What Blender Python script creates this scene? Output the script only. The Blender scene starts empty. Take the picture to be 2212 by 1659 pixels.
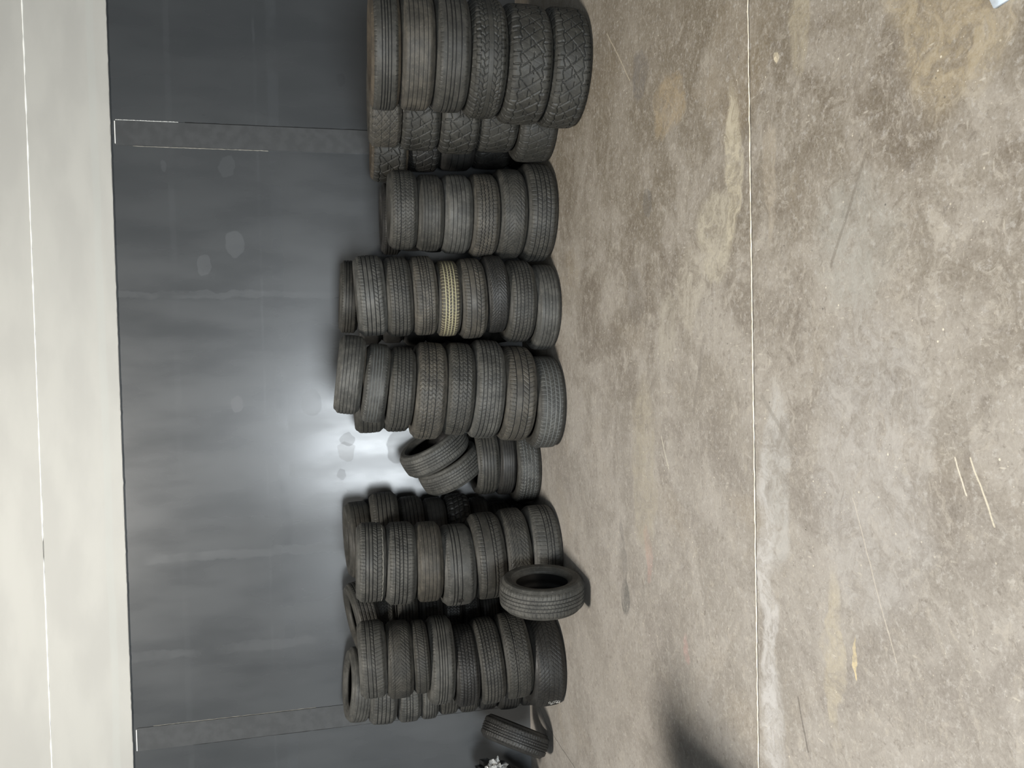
import bpy, math, random
import numpy as np
from mathutils import Vector, Matrix, Quaternion

C = bpy.context.scene.collection
SC = bpy.context.scene
random.seed(4)
PI = math.pi

# ------------------------------------------------------------------ camera
# the photograph lies on its side: the camera is rolled a quarter turn
H_CAM = 1.6
PITCH, ROLL, YAW = math.radians(12.449), math.radians(-1.614), math.radians(-1.613)
cam_d = bpy.data.cameras.new('camera')
cam_d.sensor_width = 36.0
cam_d.lens = 36.0 * 1661.0 / 2212.0
cam_d.clip_end = 60
cam = bpy.data.objects.new('camera', cam_d)
C.objects.link(cam)
def cam_matrix():
    ry = Matrix(((math.cos(YAW), -math.sin(YAW), 0), (math.sin(YAW), math.cos(YAW), 0), (0, 0, 1)))
    a = Matrix(((1, 0, 0), (0, 0, -1), (0, 1, 0)))
    rp = Matrix(((1, 0, 0), (0, math.cos(PITCH), -math.sin(PITCH)), (0, math.sin(PITCH), math.cos(PITCH))))
    rr = Matrix(((math.cos(ROLL), -math.sin(ROLL), 0), (math.sin(ROLL), math.cos(ROLL), 0), (0, 0, 1)))
    m = rr @ rp @ a @ ry                 # world -> (upright right, down, forward)
    right, down, fwd = Vector(m[0]), Vector(m[1]), Vector(m[2])
    # on its side: picture right = upright down, picture up = upright right
    x, y, z = down, right, -fwd
    return Matrix(((x[0], y[0], z[0], 0), (x[1], y[1], z[1], 0), (x[2], y[2], z[2], H_CAM), (0, 0, 0, 1)))
cam.matrix_world = cam_matrix()
SC.camera = cam

# ------------------------------------------------------------------ light
SC.view_settings.view_transform = 'Standard'
SC.view_settings.look = 'None'
SC.view_settings.gamma = 1.0
SC.view_settings.use_curve_mapping = False
SC.view_settings.exposure = 0.62
w = bpy.data.worlds.new('world'); SC.world = w; w.use_nodes = True
bg = w.node_tree.nodes['Background']
bg.inputs[0].default_value = (0.86, 0.93, 1.0, 1); bg.inputs[1].default_value = 0.075

def area(name, loc, target, sx, sy, power, color):
    d = bpy.data.lights.new(name, 'AREA'); d.shape = 'RECTANGLE'
    d.size = sx; d.size_y = sy; d.energy = power; d.color = color
    o = bpy.data.objects.new(name, d); C.objects.link(o)
    o.location = loc
    o.rotation_euler = (Vector(target) - Vector(loc)).to_track_quat('-Z', 'Y').to_euler()
    return o
# daylight through the open shop door behind the camera
area('door_daylight', (-2.1, -3.6, 0.85), (-0.9, 6.7, 1.0), 3.2, 1.6, 560, (0.88, 0.95, 1.0))
# high ceiling lamp over the bay
area('ceiling_lamp', (-2.2, 0.8, 7.4), (-1.0, 2.8, 0), 1.4, 1.0, 500, (1.0, 0.95, 0.87))

# ------------------------------------------------------------------ helpers
def link(name, me, mat=None, parent=None):
    o = bpy.data.objects.new(name, me); C.objects.link(o)
    if mat is not None and not me.materials:
        me.materials.append(mat)
    if parent is not None:
        o.parent = parent
    return o

def mesh(name, verts, faces, smooth=False):
    me = bpy.data.meshes.new(name)
    me.from_pydata([tuple(v) for v in verts], [], faces)
    if smooth:
        me.polygons.foreach_set('use_smooth', [True] * len(me.polygons))
    me.update()
    return me

def box_geo(x0, x1, y0, y1, z0, z1):
    v = [(x0, y0, z0), (x1, y0, z0), (x1, y1, z0), (x0, y1, z0), (x0, y0, z1), (x1, y0, z1), (x1, y1, z1), (x0, y1, z1)]
    f = [(0, 3, 2, 1), (4, 5, 6, 7), (0, 1, 5, 4), (1, 2, 6, 5), (2, 3, 7, 6), (3, 0, 4, 7)]
    return v, f

def struct(name, geo, mat):
    me = mesh(name, *geo)
    o = link(name, me, mat)
    o['kind'] = 'structure'
    return o

def tag(o, label, cat, group=None):
    o['label'] = label; o['category'] = cat
    if group: o['group'] = group
    return o

# ---- node helper
class NT:
    def __init__(s, name):
        s.m = bpy.data.materials.new(name); s.m.use_nodes = True
        s.t = s.m.node_tree; s.b = s.t.nodes['Principled BSDF']
    def n(s, typ, **kw):
        nd = s.t.nodes.new(typ)
        for k, v in kw.items():
            setattr(nd, k, v)
        return nd
    def l(s, a, b):
        s.t.links.new(a, b)
    def val(s, sock, v):
        if hasattr(v, 'links') or isinstance(v, bpy.types.NodeSocket): s.l(v, sock)
        else: sock.default_value = v
    def math(s, op, a, b=0.0, c=0.0, clamp=False):
        nd = s.n('ShaderNodeMath', operation=op, use_clamp=clamp)
        s.val(nd.inputs[0], a); s.val(nd.inputs[1], b); s.val(nd.inputs[2], c)
        return nd.outputs[0]
    def noise(s, vec, scale, detail=4, rough=0.55, dist=0.0):
        nd = s.n('ShaderNodeTexNoise')
        s.l(vec, nd.inputs['Vector'])
        nd.inputs['Scale'].default_value = scale; nd.inputs['Detail'].default_value = detail
        nd.inputs['Roughness'].default_value = rough; nd.inputs['Distortion'].default_value = dist
        return nd.outputs[0]
    def ramp(s, v, lo, hi, a=0.0, b=1.0):
        nd = s.n('ShaderNodeMapRange', interpolation_type='SMOOTHSTEP'); s.l(v, nd.inputs[0])
        nd.inputs[1].default_value = lo; nd.inputs[2].default_value = hi
        nd.inputs[3].default_value = a; nd.inputs[4].default_value = b
        return nd.outputs[0]
    def mix(s, f, a, b, mode='MIX'):
        nd = s.n('ShaderNodeMix', data_type='RGBA', blend_type=mode)
        s.val(nd.inputs[0], f)
        for sock, v in ((nd.inputs[6], a), (nd.inputs[7], b)):
            if isinstance(v, tuple): sock.default_value = v if len(v) == 4 else v + (1,)
            else: s.l(v, sock)
        return nd.outputs[2]
    def scalev(s, vec, sc, rot=(0, 0, 0)):
        nd = s.n('ShaderNodeMapping'); s.l(vec, nd.inputs[0])
        nd.inputs['Scale'].default_value = sc; nd.inputs['Rotation'].default_value = rot
        return nd.outputs[0]
    def coords(s, kind='Object'):
        return s.n('ShaderNodeTexCoord').outputs[kind]
    def sep(s, vec):
        nd = s.n('ShaderNodeSeparateXYZ'); s.l(vec, nd.inputs[0]); return nd.outputs
    def bump(s, h, strength, dist):
        nd = s.n('ShaderNodeBump'); s.l(h, nd.inputs['Height'])
        nd.inputs['Strength'].default_value = strength; nd.inputs['Distance'].default_value = dist
        s.l(nd.outputs[0], s.b.inputs['Normal'])
    # soft blob around (cx, cy) with radii rx, ry; u, v are distorted coordinates
    def blob(s, u, v, cx, cy, rx, ry, soft=0.25):
        a = s.math('DIVIDE', s.math('SUBTRACT', u, cx), rx)
        b = s.math('DIVIDE', s.math('SUBTRACT', v, cy), ry)
        d = s.math('ADD', s.math('MULTIPLY', a, a), s.math('MULTIPLY', b, b))
        return s.ramp(d, 1.0 + soft, 1.0 - soft)
    # thin mark along a segment
    def seg(s, u, v, p, q, wd):
        dx, dy = q[0] - p[0], q[1] - p[1]
        L2 = dx * dx + dy * dy
        ux = s.math('SUBTRACT', u, p[0]); vy = s.math('SUBTRACT', v, p[1])
        t = s.math('DIVIDE', s.math('ADD', s.math('MULTIPLY', ux, dx), s.math('MULTIPLY', vy, dy)), L2, clamp=True)
        ex = s.math('SUBTRACT', ux, s.math('MULTIPLY', t, dx)); ey = s.math('SUBTRACT', vy, s.math('MULTIPLY', t, dy))
        d = s.math('SQRT', s.math('ADD', s.math('MULTIPLY', ex, ex), s.math('MULTIPLY', ey, ey)))
        return s.ramp(d, wd, wd * 0.4)

# ------------------------------------------------------------------ materials
def mat_floor():
    s = NT('stained_concrete'); co = s.coords()
    o = s.sep(co); n0 = s.noise(co, 3.0, 3); 
    warp = s.n('ShaderNodeTexNoise'); s.l(co, warp.inputs['Vector']); warp.inputs['Scale'].default_value = 5.0; warp.inputs['Detail'].default_value = 5
    wv = s.sep(warp.outputs[1])
    u = s.math('ADD', o[0], s.math('MULTIPLY', s.math('SUBTRACT', wv[0], 0.5), 0.22))
    v = s.math('ADD', o[1], s.math('MULTIPLY', s.math('SUBTRACT', wv[1], 0.5), 0.22))
    big = s.noise(co, 0.55, 4, 0.6, 0.4)
    mid = s.noise(co, 2.6, 6, 0.68, 0.5)
    wco = s.n('ShaderNodeVectorMath', operation='ADD'); s.l(co, wco.inputs[0])
    wsc = s.n('ShaderNodeVectorMath', operation='SCALE'); s.l(warp.outputs[1], wsc.inputs[0]); wsc.inputs[3].default_value = 0.35
    s.l(wsc.outputs[0], wco.inputs[1]); co_w = wco.outputs[0]
    fine = s.noise(co_w, 13.0, 8, 0.78, 0.6)
    grit = s.noise(co, 90.0, 3, 0.7)
    c = s.mix(s.ramp(big, 0.36, 0.64), (0.155, 0.130, 0.096), (0.270, 0.240, 0.200))
    c = s.mix(s.ramp(mid, 0.42, 0.60, 0, 0.75), c, (0.335, 0.305, 0.265))
    c = s.mix(s.ramp(s.noise(co, 1.7, 5, 0.6, 1.0), 0.50, 0.62, 0, 0.7), c, (0.125, 0.100, 0.072))
    c = s.mix(s.ramp(s.noise(s.scalev(co, (1, 1, 1)), 1.1, 4, 0.6, 0.8), 0.55, 0.7, 0, 0.35), c, (0.30, 0.235, 0.145))
    c = s.mix(s.ramp(fine, 0.50, 0.66, 0, 0.6), c, (0.42, 0.385, 0.33))
    c = s.mix(s.ramp(fine, 0.46, 0.34, 0, 0.6), c, (0.13, 0.105, 0.078))
    # browner, dirtier slab to the right; colder towards the bay
    c = s.mix(s.ramp(u, 0.2, 1.7, 0, 0.55), c, (0.155, 0.125, 0.082))
    c = s.mix(s.ramp(u, 0.6, -0.9, 0, 0.45), c, (0.34, 0.32, 0.30))
    c = s.mix(s.ramp(s.noise(co, 34, 5, 0.75), 0.52, 0.68, 0, 0.5), c, (0.47, 0.45, 0.42))
    c = s.mix(s.ramp(s.noise(co, 27, 5, 0.75, 0.4), 0.46, 0.32, 0, 0.5), c, (0.13, 0.11, 0.09))
    c = s.mix(s.ramp(s.noise(s.scalev(co_w, (0.35, 1.0, 1)), 30, 5, 0.75), 0.52, 0.66, 0, 0.4), c, (0.44, 0.40, 0.34))
    def bl(cx, cy, rx, ry, col, k, soft=0.35):
        nonlocal c
        f = s.math('MULTIPLY', s.blob(u, v, cx, cy, rx, ry, soft), s.ramp(fine, 0.40, 0.58, k * 0.35, k * 1.05))
        c = s.mix(f, c, col)
    bl(0.80, 2.93, 0.32, 0.075, (0.50, 0.45, 0.34), 0.75)
    bl(0.50, 3.10, 0.20, 0.16, (0.47, 0.43, 0.34), 0.65)
    bl(0.33, 3.36, 0.18, 0.15, (0.42, 0.385, 0.32), 0.6)
    bl(0.15, 3.62, 0.17, 0.13, (0.38, 0.35, 0.29), 0.45)
    bl(0.66, 2.64, 0.22, 0.055, (0.36, 0.31, 0.24), 0.5)
    bl(1.15, 2.45, 0.16, 0.07, (0.38, 0.33, 0.23), 0.5)
    bl(1.05, 1.75, 0.40, 0.22, (0.37, 0.30, 0.185), 0.55)
    bl(1.25, 3.55, 0.14, 0.16, (0.36, 0.27, 0.15), 0.45)
    bl(1.52, 3.90, 0.13, 0.11, (0.11, 0.10, 0.095), 0.6)
    bl(0.82, 3.83, 0.05, 0.06, (0.10, 0.095, 0.09), 0.6)
    bl(0.35, 4.03, 0.16, 0.12, (0.14, 0.125, 0.11), 0.4)
    bl(-1.40, 4.27, 0.11, 0.07, (0.10, 0.098, 0.09), 0.75)
    bl(-1.16, 4.30, 0.20, 0.06, (0.14, 0.13, 0.12), 0.5)
    bl(-1.05, 3.90, 0.14, 0.05, (0.42, 0.25, 0.22), 0.4)
    bl(-1.40, 3.45, 0.10, 0.04, (0.45, 0.25, 0.23), 0.35)
    bl(-0.60, 3.95, 0.45, 0.18, (0.36, 0.32, 0.235), 0.4)
    bl(-1.05, 2.70, 0.65, 0.06, (0.56, 0.55, 0.54), 0.6, 0.7)
    bl(-1.45, 2.66, 0.3, 0.07, (0.50, 0.49, 0.48), 0.5, 0.7)
    bl(-0.45, 2.62, 0.35, 0.09, (0.46, 0.455, 0.44), 0.5)
    bl(-1.0, 2.28, 0.30, 0.05, (0.44, 0.39, 0.29), 0.5)
    bl(-0.35, 2.1, 0.5, 0.28, (0.40, 0.385, 0.37), 0.45)
    bl(0.35, 2.15, 0.22, 0.18, (0.30, 0.31, 0.29), 0.35, 0.7)
    bl(-1.0, 2.17, 0.045, 0.009, (0.60, 0.50, 0.30), 0.95)
    bl(1.10, 2.58, 0.02, 0.02, (0.75, 0.66, 0.48), 0.95)
    u2 = s.math('ADD', o[0], s.math('MULTIPLY', s.math('SUBTRACT', wv[0], 0.5), 0.03))
    v2 = s.math('ADD', o[1], s.math('MULTIPLY', s.math('SUBTRACT', wv[1], 0.5), 0.03))
    for p, q, wd, col, k in [((-0.282, 1.75), (-0.375, 1.711), 0.0035, (0.66, 0.61, 0.5), 0.9),
                             ((-0.276, 1.695), (-0.443, 1.624), 0.004, (0.62, 0.57, 0.45), 0.9),
                             ((-0.46, 2.18), (-0.93, 1.98), 0.003, (0.55, 0.5, 0.42), 0.6),
                             ((-0.40, 3.70), (-0.55, 3.62), 0.006, (0.55, 0.52, 0.43), 0.8),
                             ((1.95, 4.4), (1.55, 4.05), 0.006, (0.5, 0.44, 0.33), 0.6),
                             ((-1.25, 2.50), (-1.42, 2.44), 0.006, (0.09, 0.08, 0.07), 0.7),
                             ((0.62, 2.10), (0.30, 2.28), 0.010, (0.13, 0.11, 0.085), 0.5),
                             ((-0.15, 2.72), (-0.33, 2.52), 0.014, (0.2, 0.185, 0.16), 0.5),
                             ((0.1, 3.2), (-0.25, 3.33), 0.02, (0.16, 0.14, 0.12), 0.4),
                             ((-2.995, 6.45), (-3.045, 6.21), 0.004, (0.03, 0.028, 0.025), 0.9),
                             ((-3.045, 6.21), (-3.03, 5.80), 0.004, (0.03, 0.028, 0.025), 0.9),
                             ((-3.03, 5.80), (-3.00, 5.38), 0.004, (0.03, 0.028, 0.025), 0.9)]:
        f = s.seg(u2, v2, p, q, wd)
        c = s.mix(s.math('MULTIPLY', f, s.ramp(grit, 0.3, 0.5, k * 0.5, k)), c, col)
    # paint and plaster specks, short scuffs
    def specks(scale, th, stretch, rot, col, k, dens):
        nonlocal c
        vo = s.n('ShaderNodeTexVoronoi'); s.l(s.scalev(co, stretch, rot), vo.inputs['Vector']); vo.inputs['Scale'].default_value = scale
        dot = s.ramp(vo.outputs['Distance'], th, th * 0.5)
        keep = s.ramp(s.sep(vo.outputs['Color'])[0], dens, dens + 0.01)
        area_ = s.ramp(mid, 0.4, 0.62, 0.35, 1.0)
        c = s.mix(s.math('MULTIPLY', s.math('MULTIPLY', dot, keep), s.math('MULTIPLY', area_, k)), c, col)
    specks(30, 0.13, (1, 1, 1), (0, 0, 0), (0.74, 0.68, 0.55), 0.9, 0.86)
    specks(85, 0.20, (1, 1, 1), (0, 0, 0), (0.60, 0.55, 0.46), 0.7, 0.72)
    specks(42, 0.16, (1, 0.25, 1), (0, 0, 0.7), (0.56, 0.52, 0.44), 0.6, 0.80)
    specks(36, 0.15, (0.25, 1, 1), (0, 0, 0.35), (0.56, 0.52, 0.44), 0.55, 0.82)
    specks(22, 0.10, (1, 1, 1), (0, 0, 1.1), (0.06, 0.055, 0.05), 0.8, 0.9)
    c = s.mix(s.ramp(grit, 0.35, 0.65, 0.0, 0.16), c, (0.5, 0.47, 0.43))
    s.l(c, s.b.inputs['Base Color'])
    s.l(s.ramp(mid, 0.3, 0.7, 0.55, 0.8), s.b.inputs['Roughness'])
    s.b.inputs['Specular IOR Level'].default_value = 0.35
    s.bump(s.math('ADD', s.math('MULTIPLY', fine, 0.6), s.math('MULTIPLY', grit, 0.25)), 0.3, 0.004)
    return s.m

def mat_wall():
    s = NT('dark_satin_wall_paint'); co = s.coords(); o = s.sep(co)
    warp = s.n('ShaderNodeTexNoise'); s.l(co, warp.inputs['Vector']); warp.inputs['Scale'].default_value = 7.0; warp.inputs['Detail'].default_value = 3
    wv = s.sep(warp.outputs[1])
    u = s.math('ADD', o[0], s.math('MULTIPLY', s.math('SUBTRACT', wv[0], 0.5), 0.10))
    v = s.math('ADD', o[2], s.math('MULTIPLY', s.math('SUBTRACT', wv[1], 0.5), 0.10))
    tone = s.noise(s.scalev(co, (1.1, 1, 0.6)), 1.2, 3, 0.5)
    c = s.mix(s.ramp(tone, 0.35, 0.65), (0.036, 0.039, 0.041), (0.044, 0.047, 0.049))
    rg = s.ramp(s.noise(s.scalev(co, (2.6, 1, 0.8)), 1.6, 3, 0.5), 0.3, 0.7, 0.36, 0.44)
    def patch(cx, cz, rx, rz, col, k, dr, soft=0.12):
        nonlocal c, rg
        f = s.blob(u, v, cx, cz, rx, rz, soft)
        c = s.mix(s.math('MULTIPLY', f, k), c, col)
        rg = s.math('ADD', rg, s.math('MULTIPLY', f, dr))
    light = (0.062, 0.066, 0.069)
    patch(1.04, 2.44, 0.10, 0.075, light, 0.7, 0.02)
    patch(0.86, 2.68, 0.085, 0.05, light, 0.7, 0.02)
    patch(1.68, 2.49, 0.09, 0.055, light, 0.6, 0.0)
    patch(1.66, 2.98, 0.05, 0.02, light, 0.6, 0.0)
    patch(-0.30, 1.86, 0.11, 0.085, (0.068, 0.072, 0.076), 0.6, 0.06)
    patch(-0.30, 2.46, 0.07, 0.05, (0.062, 0.062, 0.066), 0.5, 0.04)
    patch(-0.73, 1.58, 0.09, 0.07, (0.12, 0.12, 0.118), 0.5, 0.04)
    patch(-0.62, 1.57, 0.05, 0.05, (0.036, 0.036, 0.034), 0.7, 0.04)
    patch(-0.71, 1.10, 0.16, 0.13, (0.075, 0.080, 0.082), 0.5, 0.06)
    patch(-0.92, 1.63, 0.05, 0.03, (0.05, 0.052, 0.055), 0.4, 0.04)
    patch(2.45, 1.55, 0.05, 0.03, (0.03, 0.032, 0.034), 0.6, 0.04)
    # joints between sheets: flatter paint strips, roller edges
    def strip(sock, c0, wd, k, dr, col=(0.055, 0.059, 0.062)):
        nonlocal c, rg
        f = s.ramp(s.math('ABSOLUTE', s.math('SUBTRACT', sock, c0)), wd, wd * 0.55)
        f = s.math('MULTIPLY', f, s.ramp(s.noise(co, 3.0, 4, 0.6), 0.35, 0.6))
        c = s.mix(s.math('MULTIPLY', f, k), c, col)
        rg = s.math('ADD', rg, s.math('MULTIPLY', f, dr))
    zz = s.math('ADD', o[2], s.math('MULTIPLY', s.math('SUBTRACT', wv[2], 0.5), 0.03))
    strip(zz, 2.10, 0.055, 0.75, -0.05)
    strip(zz, 2.24, 0.012, 0.5, 0.0)
    strip(zz, 2.92, 0.03, 0.35, 0.0)
    strip(u, -1.55, 0.05, 0.4, 0.06, (0.05, 0.054, 0.057))
    strip(u, 0.62, 0.035, 0.3, 0.05, (0.05, 0.054, 0.057))
    strip(u, -2.35, 0.05, 0.3, 0.05, (0.052, 0.055, 0.058))
    # tiny nail heads and chips
    vo = s.n('ShaderNodeTexVoronoi'); s.l(s.scalev(co, (1, 0.01, 1)), vo.inputs['Vector']); vo.inputs['Scale'].default_value = 5.0
    k = s.math('MULTIPLY', s.ramp(vo.outputs['Distance'], 0.022, 0.012), s.ramp(s.sep(vo.outputs['Color'])[1], 0.55, 0.56))
    c = s.mix(s.math('MULTIPLY', k, 0.8), c, (0.42, 0.42, 0.41))
    s.l(c, s.b.inputs['Base Color']); s.l(rg, s.b.inputs['Roughness'])
    s.b.inputs['Specular IOR Level'].default_value = 0.55
    s.b.inputs['Coat Weight'].default_value = 0.8
    s.l(s.math('SUBTRACT', rg, 0.12), s.b.inputs['Coat Roughness'])
    s.bump(s.math('ADD', s.noise(co, 60, 3, 0.6), s.math('MULTIPLY', s.noise(co, 4, 3, 0.5), 3.0)), 0.05, 0.004)
    return s.m

def mat_upper():
    s = NT('pale_wall_paint'); co = s.coords()
    c = s.mix(s.ramp(s.noise(s.scalev(co, (0.8, 1, 2.5)), 1.5, 4, 0.5), 0.35, 0.65), (0.385, 0.375, 0.345), (0.425, 0.415, 0.38))
    o = s.sep(co)
    f = s.ramp(s.math('ABSOLUTE', s.math('SUBTRACT', s.math('ADD', o[2], s.math('MULTIPLY', s.noise(co, 1.5, 2), 0.04)), 3.50)), 0.035, 0.02, 0, 0.35)
    c = s.mix(f, c, (0.42, 0.43, 0.40))
    s.l(c, s.b.inputs['Base Color']); s.b.inputs['Roughness'].default_value = 0.6
    s.bump(s.noise(co, 30, 3), 0.08, 0.003)
    return s.m

def plain(name, col, rough=0.6, spec=0.4, metal=0.0, nz=0.15, scale=20):
    s = NT(name); co = s.coords()
    c = s.mix(s.ramp(s.noise(co, scale, 4), 0.35, 0.65, 0, 1), tuple(x * (1 - nz) for x in col), tuple(min(1, x * (1 + nz)) for x in col))
    s.l(c, s.b.inputs['Base Color']); s.b.inputs['Roughness'].default_value = rough
    s.b.inputs['Specular IOR Level'].default_value = spec; s.b.inputs['Metallic'].default_value = metal
    return s.m

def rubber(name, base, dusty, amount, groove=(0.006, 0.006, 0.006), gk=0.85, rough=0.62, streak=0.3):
    """tire rubber: base colour, road dust on the tread lands, grooves tinted by dirt or darkened with painted shade"""
    warm = lambda q: (q[0] * 1.02, q[1] * 0.985, q[2] * 0.90)
    base, dusty = warm(base), warm(dusty)
    s = NT(name); co = s.coords()
    info = s.n('ShaderNodeObjectInfo').outputs['Random']
    at = s.n('ShaderNodeAttribute', attribute_name='groove').outputs['Fac']
    sh = s.n('ShaderNodeVectorMath', operation='ADD'); s.l(co, sh.inputs[0])
    cb = s.n('ShaderNodeCombineXYZ'); s.l(s.math('MULTIPLY', info, 30.0), cb.inputs[0]); s.l(cb.outputs[0], sh.inputs[1]); vec = sh.outputs[0]
    c = s.mix(s.ramp(s.noise(vec, 6, 5, 0.6), 0.3, 0.7), tuple(x * 0.7 for x in base), tuple(x * 1.1 for x in base))
    f = s.ramp(s.noise(vec, 9, 6, 0.7, 0.3), 0.42, 0.68, 0, amount)
    c = s.mix(f, c, dusty)
    f = s.ramp(s.noise(s.scalev(vec, (1, 1, 9)), 14, 4, 0.7), 0.55, 0.75, 0, streak)
    c = s.mix(f, c, tuple(min(1, x * 1.5) for x in dusty))
    f = s.ramp(s.noise(vec, 70, 4, 0.75), 0.58, 0.72, 0, 0.5)
    c = s.mix(f, c, tuple(min(1, x * 2.0) for x in dusty))
    c = s.mix(s.math('MULTIPLY', at, gk, clamp=True), c, groove)  # near-black default puts recess shade into the colour; yellow and pale are dirt
    s.l(c, s.b.inputs['Base Color'])
    s.l(s.ramp(s.noise(vec, 8, 3), 0.3, 0.7, rough - 0.08, rough + 0.08), s.b.inputs['Roughness'])
    s.b.inputs['Specular IOR Level'].default_value = 0.45
    s.bump(s.noise(vec, 55, 4, 0.7), 0.25, 0.002)
    return s.m

M = {}
M['floor'] = mat_floor(); M['wall'] = mat_wall(); M['upper'] = mat_upper()
M['trim'] = plain('column_paint', (0.052, 0.054, 0.055), 0.5, 0.45, 0, 0.10, 14)
M['white'] = plain('white_edge', (0.93, 0.92, 0.86), 0.6, nz=0.03)
M['caulk'] = plain('joint_caulk', (0.66, 0.60, 0.48), 0.7, 0.3, 0, 0.25, 30)
M['char'] = rubber('charcoal_rubber', (0.032, 0.032, 0.030), (0.075, 0.072, 0.066), 0.45)
M['soot'] = rubber('dark_offroad_rubber', (0.024, 0.024, 0.022), (0.058, 0.056, 0.050), 0.4)
M['black'] = rubber('black_rubber', (0.018, 0.018, 0.018), (0.045, 0.044, 0.042), 0.3, rough=0.55)
M['brown'] = rubber('brown_dusted_rubber', (0.042, 0.040, 0.036), (0.094, 0.086, 0.074), 0.6)
M['grey'] = rubber('grey_rubber', (0.048, 0.049, 0.048), (0.105, 0.104, 0.100), 0.55)
M['yellow'] = rubber('yellow_grooved_rubber', (0.040, 0.037, 0.030), (0.095, 0.080, 0.055), 0.5, groove=(0.60, 0.54, 0.33), gk=0.95)
M['pale'] = rubber('pale_grooved_rubber', (0.034, 0.035, 0.035), (0.085, 0.087, 0.085), 0.5, groove=(0.30, 0.30, 0.28), gk=0.45)
M['brownside'] = rubber('rust_dusted_sidewall', (0.052, 0.043, 0.033), (0.09, 0.074, 0.054), 0.6)
M['liner'] = rubber('inner_liner', (0.010, 0.010, 0.011), (0.022, 0.022, 0.022), 0.3, rough=0.4, streak=0.1)
M['chalk'] = plain('chalk', (0.5, 0.49, 0.46), 0.9)
M['scrape'] = plain('pale_scrape', (0.20, 0.19, 0.17), 0.8)
M['cord'] = plain('frayed_cord', (0.26, 0.25, 0.22), 0.8)

# ------------------------------------------------------------------ room
WALL = 6.78
XL, XR, YB = -5.2, 4.6, -4.6
struct('floor', box_geo(XL, XR, YB, WALL, -0.15, 0.0), M['floor'])
struct('wall_back', box_geo(XL, XR, WALL, WALL + 0.2, -0.15, 3.36), M['wall'])
def upper_geo(z0, z1, y):
    return box_geo(XL, XR, y, WALL + 0.2, z0, z1)
struct('wall_upper', upper_geo(3.36, 3.958, WALL - 0.016), M['upper'])
struct('wall_top', upper_geo(3.966, 5.2, WALL - 0.016), M['upper'])
# white bead, seam glint put in as colour between the rows of pale board
rng = random.Random(3)
def wavy_strip(p0, p1, n, wid, thick, nrm, up, jit, gaps=()):
    """thin wavering bead from p0 to p1; nrm = out of the surface, up = across the bead"""
    p0, p1, nrm, up = Vector(p0), Vector(p1), Vector(nrm), Vector(up)
    V, F = [], []
    for i in range(n + 1):
        t = i / n
        p = p0.lerp(p1, t) + up * (rng.uniform(-jit, jit))
        ww = wid * (0.55 + 0.7 * rng.random())
        for a in gaps:
            if a[0] < t < a[1]: ww *= 0.12
        V += [p - up * ww, p - up * ww * 0.5 + nrm * thick, p + up * ww * 0.5 + nrm * thick, p + up * ww]
        if i:
            b = 4 * i
            for k in range(3):
                F.append((b - 4 + k, b - 3 + k, b + 1 + k, b + k))
    return V, F
struct('trim_1', wavy_strip((XR, WALL - 0.0155, 3.962), (XL, WALL - 0.0155, 3.962), 160, 0.006, 0.004, (0, -1, 0), (0, 0, 1), 0.001, [(0.60, 0.625)]), M['white'])
# light paint lip under the pale board
struct('trim_2', wavy_strip((XR, WALL - 0.016, 3.364), (XL, WALL - 0.016, 3.364), 260, 0.005, 0.002, (0, -1, 0), (0, 0, 1), 0.002), M['upper'])
# cover channels over the wall joints (painted dark, bare at the top end)
def channel(name, x0, x1, ztop):
    v, f = box_geo(x0, x1, WALL - 0.010, WALL + 0.001, 0.0, ztop)
    o = struct(name, (v, f), M['trim'])
    return o
channel('trim_3', 1.825, 2.022, 3.325)
channel('trim_4', -3.125, -2.935, 3.325)
struct('trim_5', box_geo(1.835, 2.015, WALL - 0.013, WALL - 0.001, 3.325, 3.331), M['white'])
struct('trim_6', box_geo(-3.12, -2.945, WALL - 0.013, WALL - 0.001, 3.325, 3.331), M['white'])
def vline(name, x, z0, z1, mat, wid):
    struct(name, wavy_strip((x, WALL - 0.0005, z0), (x, WALL - 0.0005, z1), 60, wid, 0.003, (0, -1, 0), (1, 0, 0), 0.001), mat)
vline('trim_7', 2.027, 2.85, 3.325, M['white'], 0.0035)
vline('trim_8', 1.821, 2.15, 3.2, M['cord'], 0.0030)
M['slot'] = plain('dark_joint', (0.012, 0.012, 0.012), 0.8)
vline('trim_9', 2.027, 0.0, 2.8, M['slot'], 0.0045)
vline('trim_10', -3.129, 0.0, 2.9, M['slot'], 0.0045)
vline('trim_11', -2.932, 1.9, 3.2, M['cord'], 0.0022)
# saw-cut joint in the slab, filled with pale caulk that stands proud in places
struct('trim_12', wavy_strip((XR, 2.790, 0.0), (XL, 2.783, 0.0), 420, 0.0036, 0.0018, (0, 0, 1), (0, 1, 0), 0.0022), M['caulk'])
struct('trim_13', wavy_strip((XR, 2.781, 0.0), (XL, 2.774, 0.0), 420, 0.0016, 0.0006, (0, 0, 1), (0, 1, 0), 0.0022), M['slot'])

# ------------------------------------------------------------------ tires
def tri(x):            # triangle wave 0..1
    f = x - np.floor(x)
    return 1 - np.abs(2 * f - 1)
def cut(ph, wd):       # 1 inside a slot of relative half width wd
    f = ph - np.floor(ph)
    return (np.abs(f - 0.5) < wd).astype(float)
def band(s, a, b):
    return ((s > a) & (s < b)).astype(float)

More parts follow.
